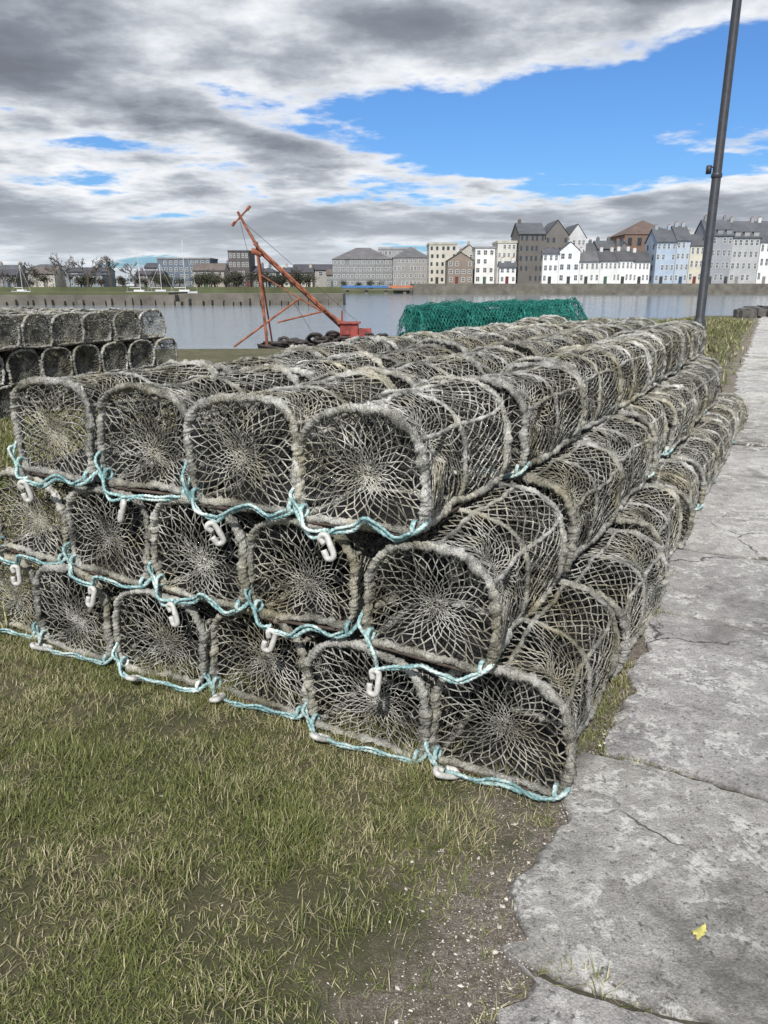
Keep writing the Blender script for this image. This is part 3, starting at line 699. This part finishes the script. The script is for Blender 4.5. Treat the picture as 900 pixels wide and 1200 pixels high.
mb=MB(); g=np.random.default_rng(3)
for i in range(110):
    c=np.array([g.uniform(18.5,27),g.uniform(39.5,42),g.uniform(.05,.35)]); s=g.uniform(.08,.35)
    ph=np.array([(x,y,z) for x in (-1,0,1) for y in (-1,0,1) for z in (-1,1)],float)*s*g.uniform(.6,1,(18,1))
    bm=bmesh.new(); [bm.verts.new(c+p) for p in ph]; bmesh.ops.convex_hull(bm,input=bm.verts); bm.verts.index_update()
    mb.add([v.co[:] for v in bm.verts],[[v.index for v in f.verts] for f in bm.faces]); bm.free()
obj('rock_pile',mb.mesh('rocks',[simple('dark_rock',(.09,.085,.08),.9,4,.4)],False))

# ------------------------------------------------------------------ world
az=math.radians(192); el=math.radians(46)
w=bpy.data.worlds.new('World'); scene.world=w; w.use_nodes=True; nt=w.node_tree; nt.nodes.clear()
sky=N(nt,'ShaderNodeTexSky',sky_type='NISHITA'); sky.sun_disc=False; sky.sun_elevation=el; sky.sun_rotation=az
tc=N(nt,'ShaderNodeTexCoord'); sp=N(nt,'ShaderNodeSeparateXYZ'); nt.links.new(tc.outputs['Generated'],sp.inputs[0]); X,Y,ZZ=sp.outputs
zz=mth(nt,'ADD',mth(nt,'MAXIMUM',ZZ,0),.11)
cv=N(nt,'ShaderNodeCombineXYZ'); nt.links.new(mth(nt,'DIVIDE',X,zz),cv.inputs[0]); nt.links.new(mth(nt,'DIVIDE',Y,zz),cv.inputs[1])
cv.inputs[2].default_value=3.7
n1=noise_n(nt,cv.outputs[0],1.15,12,.58,.05); n2=noise_n(nt,cv.outputs[0],.45,4,.5); n3=noise_n(nt,cv.outputs[0],2.4,8,.58,.1)
azn=mth(nt,'ARCTAN2',X,Y)
def gauss(a0,sa,e0,se,tilt=0):
    da=mth(nt,'SUBTRACT',azn,a0); de=mth(nt,'SUBTRACT',mth(nt,'SUBTRACT',ZZ,e0),mth(nt,'MULTIPLY',da,tilt))
    q=mth(nt,'ADD',mth(nt,'POWER',mth(nt,'ABSOLUTE',mth(nt,'DIVIDE',da,sa)),2.6),mth(nt,'POWER',mth(nt,'ABSOLUTE',mth(nt,'DIVIDE',de,se)),2.6))
    return mth(nt,'EXPONENT',mth(nt,'MULTIPLY',q,-1))
dens=mth(nt,'MULTIPLY_ADD',n1,1.5,-.15)
for g_ in ((.27,.40,.190,.062,.08,-.46),(-.32,.40,.250,.075,0,.26),(.25,.45,.325,.045,.05,.16),(-.40,.20,.152,.008,0,-.10),(.1,.8,.075,.045,0,.10)):
    dens=mth(nt,'ADD',dens,mth(nt,'MULTIPLY',gauss(*g_[:5]),g_[5]))
cover=nt.nodes.new('ShaderNodeMapRange'); cover.interpolation_type='SMOOTHSTEP'; nt.links.new(dens,cover.inputs[0]); cover.inputs[1].default_value=.43; cover.inputs[2].default_value=.56
shade=mth(nt,'ADD',mth(nt,'MULTIPLY_ADD',n3,.5,-.25),mth(nt,'ADD',dens,mth(nt,'MULTIPLY_ADD',n2,.4,-.2)))
ccol=ramp(nt,shade,[(.48,(.95,.96,.98)),(.57,(.76,.79,.84)),(.68,(.46,.50,.56)),(.82,(.26,.29,.34)),(1.0,(.19,.21,.25))])
hz=mth(nt,'MULTIPLY_ADD',ZZ,-9,1.0,clamp=True)
ccol=mix(nt,mth(nt,'MULTIPLY',hz,.68),ccol,(.78,.84,.90))
b1=N(nt,'ShaderNodeBackground'); b1.inputs[1].default_value=.115
nt.links.new(mix(nt,1.0,sky.outputs[0],(.47,.79,1.22),'MULTIPLY'),b1.inputs[0])
b2=N(nt,'ShaderNodeBackground'); nt.links.new(ccol,b2.inputs[0]); b2.inputs[1].default_value=1.0
ms=N(nt,'ShaderNodeMixShader'); nt.links.new(cover.outputs[0],ms.inputs[0]); nt.links.new(b1.outputs[0],ms.inputs[1]); nt.links.new(b2.outputs[0],ms.inputs[2])
o=N(nt,'ShaderNodeOutputWorld'); nt.links.new(ms.outputs[0],o.inputs[0])
s=Vector((math.sin(az)*math.cos(el),math.cos(az)*math.cos(el),math.sin(el)))
ld=bpy.data.lights.new('sun','SUN'); ld.energy=4.8; ld.angle=math.radians(1.0); ld.color=(1,.965,.91)
lo=bpy.data.objects.new('sun',ld); scene.collection.objects.link(lo); lo.rotation_euler=(-s).to_track_quat('-Z','Y').to_euler(); lo.location=(0,0,30)

cam=bpy.data.cameras.new('camera'); co=bpy.data.objects.new('camera',cam); scene.collection.objects.link(co)
co.location=(0,0,1.6); co.rotation_euler=(math.radians(90-16.8),0,0); cam.lens=26.4; cam.sensor_width=36; cam.clip_start=.05; cam.clip_end=8000
scene.camera=co
